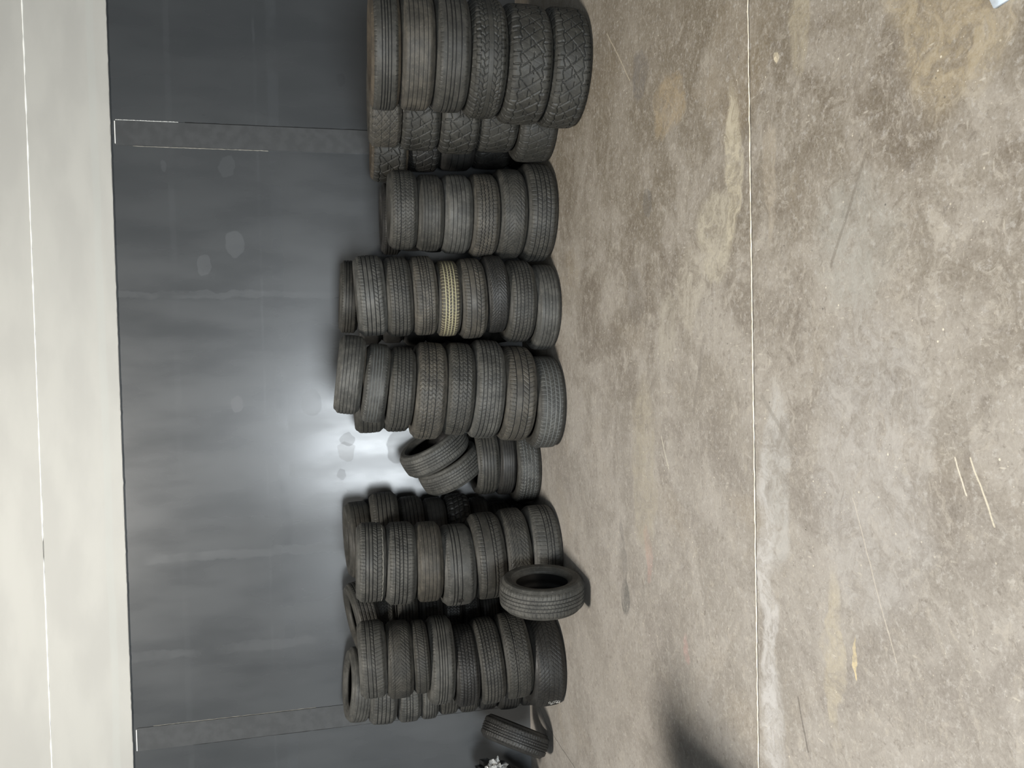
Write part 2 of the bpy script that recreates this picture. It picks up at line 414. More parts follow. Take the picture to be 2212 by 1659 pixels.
def tread_depth(style, th, s, seed):
    """depth in mm and groove mask over the (th, s) grid"""
    r = random.Random(seed); off = r.random()
    a = th / (2 * PI)
    D = np.zeros(np.broadcast(th, s).shape)
    G = D.copy()
    kind = style[0]; dep = style[1]
    def groove(pos, wd, d=1.0):
        nonlocal D, G
        m = (np.abs(s - pos) < wd).astype(float) + 0 * a
        D = np.maximum(D, m * dep * d); G = np.maximum(G, m)
    def slots(s0, s1, n, k, wd, d=0.7, o=0.0):
        nonlocal D
        m = band(s, s0, s1) * cut(n * a + k * s + off + o, wd)
        D = np.maximum(D, m * dep * d)
    if kind == 'rib':          # plain ribs, short shoulder notches
        for p in style[2]: groove(p, 0.035)
        slots(-1.1, -0.80, 78, 0, 0.10, 0.5); slots(0.80, 1.1, 78, 0, 0.10, 0.5, .3)
    elif kind == 'touring':    # four grooves, slanted sipes on each rib, shoulder slots
        for p in style[2]: groove(p, 0.034)
        ps = [-0.62] + list(style[2]) + [0.62]
        P = sorted(style[2])
        for i in range(len(P) - 1):
            slots(P[i], P[i + 1], 74, (1.6 if i % 2 else -1.6), 0.075, 0.6, 0.2 * i)
        slots(-1.15, P[0] - 0.06, 66, 0.25, 0.07, 0.7); slots(P[-1] + 0.06, 1.15, 66, -0.25, 0.07, 0.7, 0.4)
    elif kind == 'asym':       # big slanted blocks on one side, ribs on the other
        for p in style[2]: groove(p, 0.034)
        slots(-1.1, style[2][0], 60, 0.9, 0.085, 0.8)
        slots(style[2][0], style[2][1], 60, -2.2, 0.08, 0.7)
        slots(style[2][-1], 1.1, 70, -0.5, 0.08, 0.7, 0.5)
    elif kind == 'vee':        # directional herringbone
        for p in style[2]: groove(p, 0.03)
        m = cut(62 * a + 3.0 * np.abs(s) + off, 0.085) * band(np.abs(s), 0.04, 1.1)
        D = np.maximum(D, m * dep * 0.75)
    elif kind == 'block':      # small curved blocks
        for p in style[2]: groove(p + 0.0, 0.03)
        m = cut(68 * a + 0.28 * np.sin(s * 14) + off, 0.085) * band(np.abs(s), 0.0, 1.1)
        D = np.maximum(D, m * dep * 0.8)
    elif kind == 'wavy':       # zigzag circumferential grooves
        for i, p in enumerate(style[2]):
            z = p + 0.035 * (tri(64 * a + i * .4) - .5) * 2
            m = (np.abs(s - z) < 0.035).astype(float)
            D = np.maximum(D, m * dep); G = np.maximum(G, m)
        slots(-1.1, -0.6, 64, 0.4, 0.07, 0.6); slots(0.6, 1.1, 64, -0.4, 0.07, 0.6)
    elif kind == 'worn':       # almost bald
        for p in style[2]: groove(p, 0.022, 0.55)
        slots(-0.95, -0.7, 60, 0.5, 0.05, 0.3); slots(-0.2, 0.2, 58, 1.5, 0.04, 0.25)
    elif kind == 'diamond':
        m = np.maximum(cut(34 * a + 2.2 * s + off, 0.05), cut(34 * a - 2.2 * s + off, 0.05)) * band(np.abs(s), 0, 0.8)
        D = np.maximum(D, m * dep)
        slots(-1.15, -0.75, 34, 0, 0.08, 1.0); slots(0.75, 1.15, 34, 0, 0.08, 1.0, .5)
        groove(-0.3, 0.03, .8); groove(0.3, 0.03, .8)
    elif kind == 'chevron':    # smooth centre rib, toothed rows beside it
        for sg in (-1, 1):
            z = 0.17 * sg + 0.0 * a
            m = (np.abs(s - z) < 0.022).astype(float)
            D = np.maximum(D, m * dep)
            z = sg * (0.42 + 0.05 * (tri(48 * a + off) - .5) * 2)
            m = (np.abs(s - z) < 0.03).astype(float)
            D = np.maximum(D, m * dep * 0.9)
            lo, hi = sorted((0.19 * sg, 0.42 * sg))
            m = band(s, lo, hi) * cut(48 * a + sg * 1.8 * s + off, 0.09)
            D = np.maximum(D, m * dep * 0.9)
            lo, hi = sorted((0.45 * sg, 0.70 * sg))
            m = band(s, lo, hi) * cut(48 * a - sg * 1.6 * s + off + .5, 0.08)
            D = np.maximum(D, m * dep * 0.9)
            z = sg * 0.70
            m = (np.abs(s - z) < 0.022).astype(float) * (tri(48 * a) > 0.3)
            D = np.maximum(D, m * dep * 0.7)
            lo, hi = sorted((0.70 * sg, 1.2 * sg))
            m = band(s, lo, hi) * cut(48 * a + off, 0.16)
            D = np.maximum(D, m * dep * 0.9)
    elif kind == 'at':         # interlocking off-road blocks
        n = style[2]; cw = style[3] if len(style) > 3 else 1.0
        for sg in (-1, 1):
            z = sg * (0.60 + 0.055 * (tri(n * a + (0.0 if sg > 0 else 0.5)) - .5) * 2)
            D = np.maximum(D, (np.abs(s - z) < 0.030 * cw).astype(float) * dep)
            lo, hi = sorted((0.58 * sg, 1.3 * sg))
            D = np.maximum(D, band(s, lo, hi) * cut(n * a + (0.5 if sg > 0 else 0.0) + 0.15 * s, 0.065 * cw) * dep)
            D = np.maximum(D, band(s, *sorted((0.8 * sg, 1.3 * sg))) * cut(n * a + (1.0 if sg > 0 else 0.5), 0.05) * dep * 0.5)
        inner = band(np.abs(s), 0.0, 0.58)
        D = np.maximum(D, inner * cut(n * a + 1.1 * s + .2, 0.042 * cw) * dep)
        alt = (np.floor(n * a + 1.1 * s + .7) % 2)
        D = np.maximum(D, inner * cut(n * a * 0.5 - 0.9 * s + .1, 0.022 * cw) * dep * 0.9)
        D = np.maximum(D, inner * (np.abs(s - 0.10 * (alt * 2 - 1)) < 0.024) * dep * 0.8 * (tri(n * a) > 0.35))
        D = np.maximum(D, inner * cut(2 * n * a - 1.4 * s, 0.05) * dep * 0.10)
    elif kind == 'mud':
        n = style[2]
        for sg in (-1, 1):
            lo, hi = sorted((0.5 * sg, 1.3 * sg))
            D = np.maximum(D, band(s, lo, hi) * cut(n * a + (0.5 if sg > 0 else 0), 0.16) * dep)
            D = np.maximum(D, (np.abs(s - sg * .5) < 0.05).astype(float) * dep)
        D = np.maximum(D, band(np.abs(s), 0, 0.5) * cut(n * a + .8 * s, 0.10) * dep)
        D = np.maximum(D, (np.abs(s) < 0.04) * dep * 1.0)
    return D, np.maximum(G, (D > dep * 0.3) * 0.42)

def revolve(name, th, rows_r, rows_z, mat, groove=None, smooth=True):
    """rows_r, rows_z: arrays (rows, len(th)); closed around th"""
    n = len(th); m = rows_r.shape[0]
    x = rows_r * np.cos(th); y = rows_r * np.sin(th)
    co = np.stack([x, y, np.broadcast_to(rows_z, x.shape)], -1).reshape(-1, 3)
    i = np.arange(m - 1)[:, None]; j = np.arange(n)[None, :]; j2 = (j + 1) % n
    q = np.stack([i * n + j + 0 * j2, i * n + j2, (i + 1) * n + j2, (i + 1) * n + j], -1).reshape(-1, 4)
    me = bpy.data.meshes.new(name)
    me.vertices.add(len(co)); me.vertices.foreach_set('co', co.astype(np.float32).ravel())
    me.loops.add(q.size); me.loops.foreach_set('vertex_index', q.astype(np.int32).ravel())
    me.polygons.add(len(q))
    me.polygons.foreach_set('loop_start', np.arange(0, q.size, 4, dtype=np.int32))
    me.polygons.foreach_set('use_smooth', np.full(len(q), smooth))
    at = me.attributes.new('groove', 'FLOAT', 'POINT')
    g = np.zeros(len(co), np.float32) if groove is None else groove.astype(np.float32).ravel()
    at.data.foreach_set('value', g)
    me.update(); me.validate()
    me.materials.append(mat)
    return me

def angles(res, full):
    if res == 'hi':
        if full: return np.linspace(0, 2 * PI, 620, endpoint=False)
        c = -PI / 2; h = 1.75                     # finer on the side that faces into the room
        a = np.linspace(c - h, c + h, 330, endpoint=False)
        b = np.linspace(c + h, c - h + 2 * PI, 110, endpoint=False)
        return np.concatenate([a, b])
    if res == 'mid':
        return np.linspace(0, 2 * PI, 330, endpoint=False)
    return np.linspace(0, 2 * PI, 72, endpoint=False)

def tire_meshes(R, W, style, mat, side_mat, seed, res='hi', full=False, frac=0.64):
    th = angles(res, full)
    W = W * 0.985
    tw = W * 0.5 * (0.86 if style[0] in ('at', 'mud', 'diamond') else 0.80)
    smax = 1.0
    pos = [p for p in style[2]] if isinstance(style[2], (list, tuple)) else []
    s = list(np.linspace(-smax, smax, (64 if style[0] in ('at', 'mud', 'diamond', 'chevron') else 46) if res == 'hi' else (34 if res == 'mid' else 12)))
    if res != 'low':
        for p in pos:
            s = [v for v in s if abs(v - p) > 0.05]
            wd = 0.022 if style[0] == 'worn' else 0.034
            s += [p - wd - 0.012, p - wd + 0.004, p, p + wd - 0.004, p + wd + 0.012]
    s = np.array(sorted(s))[:, None]
    T = th[None, :]
    if res == 'low': D = np.zeros((len(s), len(th))); G = D
    else: D, G = tread_depth(style, T, s, seed)
    sa = np.abs(s)
    base = R - 0.006 * sa ** 2 - 0.012 * np.clip((sa - 0.78) / 0.22, 0, 1) ** 2
    rng2 = np.random.RandomState(seed)
    wob = 0.0012 * np.sin(T * 2 + seed) + 0.0008 * np.sin(T * 5 + seed * 2)
    rr = base + wob - D * 0.001
    z = s * tw + 0.002 * np.sin(T * 3 + seed) * 0
    out = {}
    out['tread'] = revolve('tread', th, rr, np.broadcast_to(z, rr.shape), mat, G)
    # sidewall from shoulder to bead lip
    r0 = R - 0.018; rb = R * frac
    t = np.linspace(0, 1, 22 if res == 'hi' else (16 if res == 'mid' else 8))[:, None]
    r = r0 + (rb - r0) * t
    zz = np.where(t < 0.35, W / 2 - (W / 2 - tw) * (1 - t / 0.35) ** 2.2, W / 2 - 0.024 * (np.clip(t - 0.5, 0, 1) / 0.5) ** 2)
    for c0, h in ((0.16, 0.0025), (0.30, 0.0015), (0.70, 0.0018), (0.86, 0.002)):
        zz = zz + h * (np.abs(t - c0) < 0.035)
    lip_r = np.array([[rb - 0.004], [rb - 0.003], [rb + 0.004]]); lip_z = np.array([[W / 2 - 0.029], [W / 2 - 0.040], [W / 2 - 0.046]])
    r = np.vstack([r, lip_r]) ; zz = np.vstack([zz, lip_z])
    rfull = r + np.zeros((1, len(th))) 
    lug = np.zeros_like(rfull)
    if style[0] in ('at', 'mud', 'diamond', 'chevron') and res != 'low':
        n = style[2] if not isinstance(style[2], (list, tuple)) else 44
        m = ((np.vstack([t, np.ones((3, 1))]) < 0.16)) * cut(n * T / (2 * PI), 0.12)
        lug = m * 0.006
    zf = zz + np.zeros((1, len(th)))
    out['sidewall_up'] = revolve('sidewall', th, rfull - lug, zf, side_mat)
    out['sidewall_down'] = revolve('sidewall', th, (rfull - lug)[::-1], -zf[::-1], side_mat)
    # inner liner
    k = np.linspace(0, 1, 14 if res != 'low' else 8)[:, None]
    ang = PI * k
    lr = np.maximum(rb + 0.004, (rb + 0.004) + (R - 0.032 - rb) * np.sin(ang) ** 0.55)
    lz = (W / 2 - 0.020) * np.cos(ang); e = (W / 2 - 0.046)
    lz[0] = e; lz[-1] = -e
    out['liner'] = revolve('inner_liner', th, (lr + np.zeros((1, len(th)))), lz + np.zeros((1, len(th))), M['liner'])
    return out

def place(loc, q, ms):
    root = bpy.data.objects.new('tire', None); C.objects.link(root)
    root.empty_display_size = 0.1
    root.rotation_mode = 'QUATERNION'
    root.location = loc; root.rotation_quaternion = q
    link('tread', ms['tread'], None, root)
    link('sidewall', ms['sidewall_up'], None, root)
    link('sidewall', ms['sidewall_down'], None, root)
    link('inner_liner', ms['liner'], None, root)
    return root

STACKS = {
    'A': [(2.000, 4.995, 1.287, 0.360, 0.181, 0.000),
          (2.007, 4.995, 1.092, 0.360, 0.209, 0.000),
          (2.006, 4.995, 0.878, 0.360, 0.219, 0.000),
          (1.985, 5.000, 0.653, 0.365, 0.232, 0.000),
          (1.964, 5.005, 0.395, 0.370, 0.284, 0.000),
          (1.959, 5.010, 0.126, 0.375, 0.253, 0.000)],
    'B': [(1.933, 5.725, 1.248, 0.325, 0.227, 0.000),
          (1.916, 5.725, 0.996, 0.325, 0.276, 0.000),
          (1.900, 5.725, 0.716, 0.325, 0.285, 0.000),
          (1.922, 5.725, 0.428, 0.325, 0.291, 0.000),
          (1.855, 5.725, 0.142, 0.325, 0.283, 0.000)],
    'C': [(1.832, 6.455, 1.172, 0.315, 0.296, 0.030),
          (1.930, 6.455, 0.895, 0.315, 0.258, 0.000),
          (1.947, 6.455, 0.620, 0.315, 0.292, 0.000),
          (1.973, 6.455, 0.317, 0.315, 0.314, 0.000),
          (1.999, 6.455, 0.080, 0.315, 0.160, 0.000)],
    'D': [(1.146, 5.758, 1.136, 0.289, 0.200, 0.000),
          (1.125, 5.750, 0.943, 0.281, 0.187, 0.000),
          (1.122, 5.761, 0.744, 0.292, 0.210, 0.000),
          (1.121, 5.780, 0.539, 0.311, 0.200, 0.000),
          (1.141, 5.808, 0.335, 0.339, 0.207, 0.000),
          (1.160, 5.842, 0.116, 0.374, 0.231, 0.000)],
    'Db': [(1.211, 6.474, 1.173, 0.291, 0.160, 0.000),
          (1.253, 6.468, 1.002, 0.300, 0.182, 0.000),
          (1.245, 6.468, 0.820, 0.300, 0.182, 0.000),
          (1.253, 6.468, 0.637, 0.300, 0.182, 0.000),
          (1.245, 6.468, 0.455, 0.300, 0.182, 0.000),
          (1.253, 6.468, 0.273, 0.300, 0.182, 0.000),
          (1.245, 6.468, 0.091, 0.300, 0.182, 0.000)],
    'E': [(0.514, 5.744, 1.382, 0.295, 0.208, -0.070),
          (0.505, 5.741, 1.185, 0.292, 0.187, -0.055),
          (0.513, 5.741, 1.001, 0.292, 0.181, -0.060),
          (0.491, 5.729, 0.825, 0.280, 0.169, -0.020),
          (0.492, 5.750, 0.646, 0.301, 0.190, -0.050),
          (0.522, 5.741, 0.470, 0.291, 0.160, -0.060),
          (0.470, 5.762, 0.286, 0.313, 0.208, 0.000),
          (0.426, 5.778, 0.091, 0.329, 0.182, 0.000)],
    'Eb': [(0.570, 6.467, 1.528, 0.298, 0.149, 0.055),
          (0.460, 6.483, 1.362, 0.285, 0.182, 0.000),
          (0.470, 6.483, 1.181, 0.285, 0.182, 0.000),
          (0.450, 6.483, 0.999, 0.285, 0.182, 0.000),
          (0.460, 6.483, 0.817, 0.285, 0.182, 0.000),
          (0.470, 6.483, 0.636, 0.285, 0.182, 0.000),
          (0.450, 6.483, 0.454, 0.285, 0.182, 0.000),
          (0.460, 6.483, 0.272, 0.285, 0.182, 0.000),
          (0.470, 6.483, 0.091, 0.285, 0.182, 0.000)],
    'F': [(-0.058, 5.656, 1.546, 0.286, 0.183, 0.125),
          (-0.124, 5.656, 1.368, 0.287, 0.171, 0.130),
          (-0.163, 5.667, 1.190, 0.297, 0.186, 0.090),
          (-0.193, 5.730, 0.984, 0.360, 0.225, 0.080),
          (-0.185, 5.715, 0.771, 0.345, 0.201, 0.080),
          (-0.193, 5.743, 0.560, 0.373, 0.221, 0.070),
          (-0.233, 5.731, 0.332, 0.361, 0.235, 0.050),
          (-0.304, 5.723, 0.107, 0.353, 0.215, 0.020)],
    'Fb': [(-0.243, 6.458, 1.396, 0.310, 0.239, -0.030),
          (-0.253, 6.468, 1.170, 0.300, 0.213, 0.000),
          (-0.140, 6.478, 0.957, 0.290, 0.213, 0.000),
          (-0.160, 6.478, 0.744, 0.290, 0.213, 0.000),
          (-0.150, 6.478, 0.532, 0.290, 0.213, 0.000),
          (-0.140, 6.478, 0.319, 0.290, 0.213, 0.000),
          (-0.160, 6.478, 0.106, 0.290, 0.213, 0.000)],
    'G': [(-0.819, 6.468, 0.439, 0.300, 0.190, -0.030),
          (-0.829, 6.468, 0.274, 0.300, 0.141, 0.000),
          (-0.879, 6.448, 0.102, 0.320, 0.203, 0.000)],
    'H': [(-1.468, 5.830, 1.430, 0.293, 0.212, 0.030),
          (-1.495, 5.844, 1.213, 0.307, 0.221, 0.030),
          (-1.496, 5.836, 1.006, 0.299, 0.194, 0.000),
          (-1.539, 5.843, 0.787, 0.307, 0.243, -0.020),
          (-1.493, 5.867, 0.549, 0.331, 0.234, -0.060),
          (-1.479, 5.874, 0.333, 0.337, 0.198, -0.050),
          (-1.476, 5.881, 0.117, 0.344, 0.234, 0.000)],
    'Hb': [(-1.427, 6.455, 1.503, 0.310, 0.202, -0.030),
          (-1.354, 6.468, 1.287, 0.300, 0.230, -0.040),
          (-1.394, 6.478, 1.068, 0.290, 0.208, -0.040),
          (-1.409, 6.488, 0.871, 0.280, 0.187, -0.030),
          (-1.377, 6.498, 0.679, 0.270, 0.198, 0.000),
          (-1.417, 6.498, 0.495, 0.270, 0.169, 0.000),
          (-1.470, 6.498, 0.310, 0.270, 0.202, 0.000),
          (-1.500, 6.498, 0.105, 0.270, 0.209, 0.000)],
    'K': [(-2.180, 5.780, 1.438, 0.280, 0.201, -0.035),
          (-2.202, 5.780, 1.243, 0.280, 0.191, -0.010),
          (-2.196, 5.767, 1.088, 0.266, 0.119, -0.035),
          (-2.255, 5.823, 0.935, 0.322, 0.186, 0.010),
          (-2.307, 5.799, 0.753, 0.298, 0.179, -0.030),
          (-2.296, 5.821, 0.568, 0.320, 0.191, -0.080),
          (-2.278, 5.824, 0.363, 0.323, 0.218, -0.070),
          (-2.349, 5.853, 0.127, 0.352, 0.254, -0.020)],
    'Kb': [(-2.639, 6.467, 1.540, 0.298, 0.180, 0.100),
          (-2.667, 6.458, 1.339, 0.307, 0.222, 0.050),
          (-2.700, 6.478, 1.133, 0.290, 0.191, 0.000),
          (-2.709, 6.485, 0.964, 0.280, 0.147, 0.000),
          (-2.678, 6.483, 0.802, 0.285, 0.176, 0.000),
          (-2.682, 6.483, 0.632, 0.285, 0.164, 0.000),
          (-2.679, 6.483, 0.467, 0.285, 0.166, 0.000),
          (-2.703, 6.483, 0.286, 0.285, 0.195, 0.000),
          (-2.691, 6.483, 0.094, 0.285, 0.189, 0.000)],
    'M': [(-2.062, 6.420, 1.487, 0.292, 0.192, -0.160),
          (-2.076, 6.498, 1.300, 0.270, 0.158, -0.060),
          (-2.091, 6.503, 1.130, 0.265, 0.182, 0.000),
          (-2.108, 6.508, 0.935, 0.260, 0.207, 0.000),
          (-2.128, 6.508, 0.752, 0.260, 0.159, 0.000),
          (-2.141, 6.508, 0.598, 0.260, 0.150, 0.000),
          (-2.156, 6.508, 0.439, 0.260, 0.167, 0.000),
          (-2.144, 6.508, 0.267, 0.260, 0.178, 0.000),
          (-2.154, 6.508, 0.089, 0.260, 0.178, 0.000)],
}

G4 = (-0.56, -0.20, 0.18, 0.54)
G3 = (-0.45, 0.0, 0.45)
G5 = (-0.66, -0.34, 0.0, 0.34, 0.66)
# per stack: phrase, group, and for every tire (look, tread style, rubber)
LOOK = {
'A': ('nearest stack, photo\'s top edge', 'nearest stack of tires', [
    ('ribbed tire with rust-brown top', ('rib', 7, (-0.42, -0.16, 0.08, 0.34)), 'char'),
    ('nearly bald brown tire', ('worn', 4, G5), 'brown'),
    ('dusty ribbed tire', ('rib', 4, (-0.5, -0.1, 0.15, 0.5)), 'char'),
    ('toothed-tread tire with smooth centre rib', ('chevron', 8, (0.17, -0.17)), 'soot'),
    ('wide off-road tire', ('at', 10, 30), 'soot'),
    ('wide off-road tire', ('at', 10, 30, 1.05), 'soot')]),
'B': ('the stack just behind the nearest stack', 'off-road stack behind the nearest stack', [
    ('brown tire with diamond tread', ('diamond', 5, 30), 'brown'),
    ('off-road tire', ('at', 10, 26), 'soot'), ('off-road tire', ('at', 9, 24), 'soot'),
    ('worn off-road tire', ('at', 6, 30), 'soot'), ('smooth-centred lug tire', ('at', 4, 34, 0.8), 'soot')]),
'C': ('the off-road stack hugging the dark wall', 'off-road stack against the wall', [
    ('chunky off-road tire with brown sidewall', ('at', 11, 24, 1.1), 'soot'),
    ('off-road tire', ('at', 8, 26), 'black'), ('bald wide tire', ('worn', 4, G3), 'black'),
    ('cracked wide tire', ('at', 4, 18, 0.6), 'black'), ('hidden wide tire', ('worn', 4, G3), 'black')]),
'D': ('the only six-high stack of car tires', 'six-high stack of car tires', [
    ('tire with curved tread blocks', ('block', 6, (-0.6, -0.1, 0.3, 0.62)), 'char'),
    ('worn scuffed tire', ('worn', 5, G5), 'char'),
    ('smooth tire with fine grooves', ('worn', 6, G4), 'grey'),
    ('reddish-brown tire with wavy grooves', ('wavy', 6, (-0.5, -0.15, 0.2, 0.5)), 'brown'),
    ('dark herringbone-tread tire', ('vee', 5, (-0.55, 0.5)), 'char'),
    ('widest tire, four grooves', ('touring', 6, G4), 'char')]),
'Db': ('the wall stack behind the six-high stack', 'wall stack behind the six-high stack', [
    ('black tire', ('rib', 5, G4), 'black')]),
'E': ('the yellow-grooved tire\'s front stack', 'front stack with the yellow-grooved tire', [
    ('grey tilted tire', ('asym', 6, G4), 'grey'),
    ('dark tire with close straight ribs', ('touring', 6, G4), 'char'),
    ('brownish all-season tire', ('touring', 6, (-0.5, -0.25, 0.1, 0.4)), 'brown'),
    ('tire with yellow-lined grooves', ('touring', 6, (-0.5, -0.15, 0.2, 0.55)), 'yellow'),
    ('scuffed tire with slanted blocks', ('asym', 6, (-0.5, -0.1, 0.45)), 'brown'),
    ('dark narrow tire with arrow tread', ('vee', 6, G4), 'black'),
    ('ribbed tire with notched shoulder', ('touring', 5, G5), 'char'),
    ('tire scuffed pale near the floor', ('worn', 6, G4), 'grey')]),
'Eb': ('the wall stack behind yellow-grooved tire\'s stack', 'wall stack behind the yellow-grooved tire', [
    ('dark tire with deep ribs', ('rib', 8, (-0.35, 0.05, 0.45)), 'char')]),
'F': ('the tallest leaning front stack', 'leaning tallest front stack', [
    ('nearly bald tire', ('worn', 5, G5), 'grey'),
    ('tire with four pale grooves', ('rib', 6, (-0.4, -0.1, 0.2, 0.5)), 'pale'),
    ('dark tire with fine all-season tread', ('touring', 5, G4), 'char'),
    ('wide brown all-season tire', ('block', 6, (-0.3, 0.0, 0.3, 0.6)), 'brown'),
    ('tire with small shiny tread blocks', ('block', 7, (-0.45, -0.05, 0.3)), 'char'),
    ('wide worn tire', ('touring', 4, G5), 'grey'),
    ('ribbed tire with toothed groove edges', ('asym', 7, (-0.5, 0.0, 0.5)), 'brown'),
    ('tire with dirt-whitened tread', ('touring', 6, G4), 'pale')]),
'Fb': ('the wall stack behind the leaning tallest stack', 'wall stack behind the leaning stack', [
    ('scuffed dark tire', ('worn', 5, G4), 'char'), ('dark tire', ('touring', 6, G4), 'char')]),
'G': ('the low three-high stack by the wall', 'low three-high stack', [
    ('black ribbed tire', ('rib', 7, (-0.5, -0.15, 0.2, 0.55)), 'char'),
    ('thin bald black tire', ('worn', 4, G4), 'black'),
    ('black tire with white-dusted grooves', ('wavy', 7, (-0.5, -0.1, 0.3, 0.6)), 'pale')]),
'H': ('the seven-high front stack', 'seven-high front stack', [
    ('all-season tire with frayed lower edge', ('asym', 6, (-0.5, -0.1, 0.2, 0.5)), 'grey'),
    ('tire with neat slotted tread', ('touring', 7, (-0.45, -0.1, 0.2, 0.55)), 'grey'),
    ('bald brown tire', ('worn', 3, G4), 'brown'),
    ('pale tire with black smudge', ('rib', 5, (-0.1, 0.25, 0.5)), 'grey'),
    ('tire with slanted outer blocks', ('asym', 5, (-0.45, -0.2, 0.5)), 'char'),
    ('worn tire with crossed sipes', ('vee', 5, G4), 'char'),
    ('wide smooth-shouldered tire', ('touring', 5, (-0.5, -0.25, 0.1)), 'grey')]),
'Hb': ('the wall stack behind the seven-high stack', 'wall stack behind the seven-high stack', [
    ('dusty tire', ('worn', 5, G3), 'char'), ('bulging dark tire', ('rib', 5, G4), 'char'),
    ('pale-edged black tire', ('rib', 7, G4), 'black'), ('bald black tire', ('worn', 3, G3), 'black'),
    ('knobbly mud tire', ('mud', 11, 30), 'black'), ('black tire', ('worn', 4, G3), 'black'),
    ('black tire', ('rib', 5, G4), 'black'), ('black tire', ('rib', 5, G4), 'black')]),
'K': ('the front stack nearest the slumped tire', 'front stack nearest the slumped tire', [
    ('smooth tire with curved sipes', ('asym', 4, (-0.2, 0.1, 0.5)), 'grey'),
    ('tire with wavy fine tread', ('vee', 5, (-0.5, 0.6)), 'char'),
    ('narrow tire with dense sipes', ('touring', 6, (-0.5, 0.5)), 'char'),
    ('tire with straight deep ribs', ('rib', 7, (-0.4, -0.12, 0.12, 0.4)), 'grey'),
    ('dark glossy all-season tire', ('touring', 6, G4), 'black'),
    ('tilted tire with slotted shoulders', ('touring', 7, G5), 'char'),
    ('tilted tire with zigzag blocks', ('block', 6, (-0.5, 0.1, 0.3)), 'char'),
    ('widest tire with chalk loops', ('vee', 4, G4), 'black')]),
'Kb': ('the wall stack beside the lower wall strip', 'wall stack beside the lower wall strip', [
    ('dusty tire showing its opening', ('worn', 5, G4), 'grey'), ('worn tire', ('touring', 5, G4), 'grey'),
    ('pale-ribbed tire', ('touring', 7, (-0.3, 0.0, 0.35)), 'grey'), ('narrow ribbed tire', ('rib', 7, G4), 'grey'),
    ('ribbed tire', ('rib', 6, G4), 'char'), ('ribbed tire', ('rib', 7, G5), 'char'),
    ('dark tire', ('worn', 5, G4), 'black'), ('black tire', ('rib', 5, G5), 'black'), ('black tire', ('worn', 5, G5), 'black')]),
'M': ('the dark stack between lowest front stacks', 'dark stack between two front stacks', [
    ('tilted tire with shiny bead', ('touring', 4, G4), 'char'), ('speckled tire', ('block', 6, G4), 'char'),
    ('ribbed tire', ('rib', 6, G4), 'char'), ('black tire with fine tread', ('touring', 5, G4), 'black'),
    ('block-tread tire', ('block', 7, G3), 'black'), ('speckled black tire', ('block', 6, G4), 'black'),
    ('ribbed black tire', ('rib', 6, G4), 'black'), ('black tire', ('rib', 6, G4), 'black'), ('black tire', ('rib', 6, G4), 'black')]),
}
ORD = ['topmost', 'second from top', 'third from top', 'fourth from top', 'fifth from top', 'sixth from top', 'seventh from top', 'eighth from top', 'ninth from top']
CNT = {k: len(v) for k, v in STACKS.items()}
roots = {}
seed = 10
for k, rows in STACKS.items():
    phrase, group, looks = LOOK[k]
    front = k in 'ADEFHK'
    for i, (X, Y, Z, R, W, tilt) in enumerate(rows):
        seed += 7
        hidden = i >= len(looks)
        look, style, mk = looks[i] if not hidden else ('black tire', ('rib', 5, G4), 'black')
        if hidden: res = 'low'
        else: res = 'hi' if (front or k in 'BCG' or (k in ('Kb', 'Hb', 'Eb') and i < 4)) else 'mid'
        side = M['brownside'] if (k, i) in (('A', 0), ('C', 0)) else M[mk if mk not in ('yellow', 'pale') else 'char']
        ms = tire_meshes(R, W, style, M[mk], side, seed, res, frac=(0.56 if k in 'ABC' else 0.76 if (k, i) == ('G', 0) else 0.63))
        # lateral tilt, and a hair towards the room for the top ones that show their opening
        q = Quaternion((0, 1, 0), tilt)
        if (k, i) in (('M', 0), ('Kb', 0), ('Hb', 0), ('Eb', 0)):
            q = Quaternion((1, 0, 0), {'M': 0.19, 'Kb': 0.13, 'Hb': 0.09, 'Eb': 0.02}[k]) @ q
        root = place((X, Y, Z), q, ms)
        tag(root, '%s, %s in %s' % (look, ORD[i] if i < CNT[k] - 1 or k in ('M',) else 'bottom one', phrase), 'tire', group)
        roots[(k, i)] = root

def q_axis(axis):
    return Vector(axis).normalized().to_track_quat('Z', 'X')
def lone(loc, axis, R, W, style, mat, label, seed, frac=0.63):
    ms = tire_meshes(R, W, style, M[mat], M[mat if mat != 'pale' else 'char'], seed, 'hi', True, frac)
    root = place(loc, q_axis(axis), ms)
    return tag(root, label, 'tire')
# two tires slumped together on the low stack
lone((-0.712, 6.42, 0.862), (0.86, -0.13, 0.49), 0.298, 0.205, ('touring', 5, (-0.35, -0.05, 0.25, 0.55)), 'grey',
     'upper of two leaning tires on the low stack, opening showing', 501, 0.68)
lone((-0.871, 6.42, 0.717), (0.86, -0.13, 0.49), 0.292, 0.20, ('touring', 5, (-0.35, -0.05, 0.25, 0.55)), 'grey',
     'lower of two leaning tires, wedged onto the low three-high stack', 502, 0.68)
# one standing on its tread in front of the seven-high stack
lone((-1.575, 5.09, 0.297), (0.995, -0.085, 0.01), 0.294, 0.205, ('touring', 6, (-0.45, -0.12, 0.2, 0.52)), 'grey',
     'tire standing on its tread on the concrete before the seven-high stack', 503, 0.62)
# one slumped against the lowest stack, by the wall
lone((-3.075, 6.12, 0.288), (-0.86, -0.31, 0.44), 0.282, 0.185, ('touring', 7, (-0.40, -0.12, 0.16, 0.42)), 'black',
     'black tire slumped against the wall stack near the crumpled bag', 504)

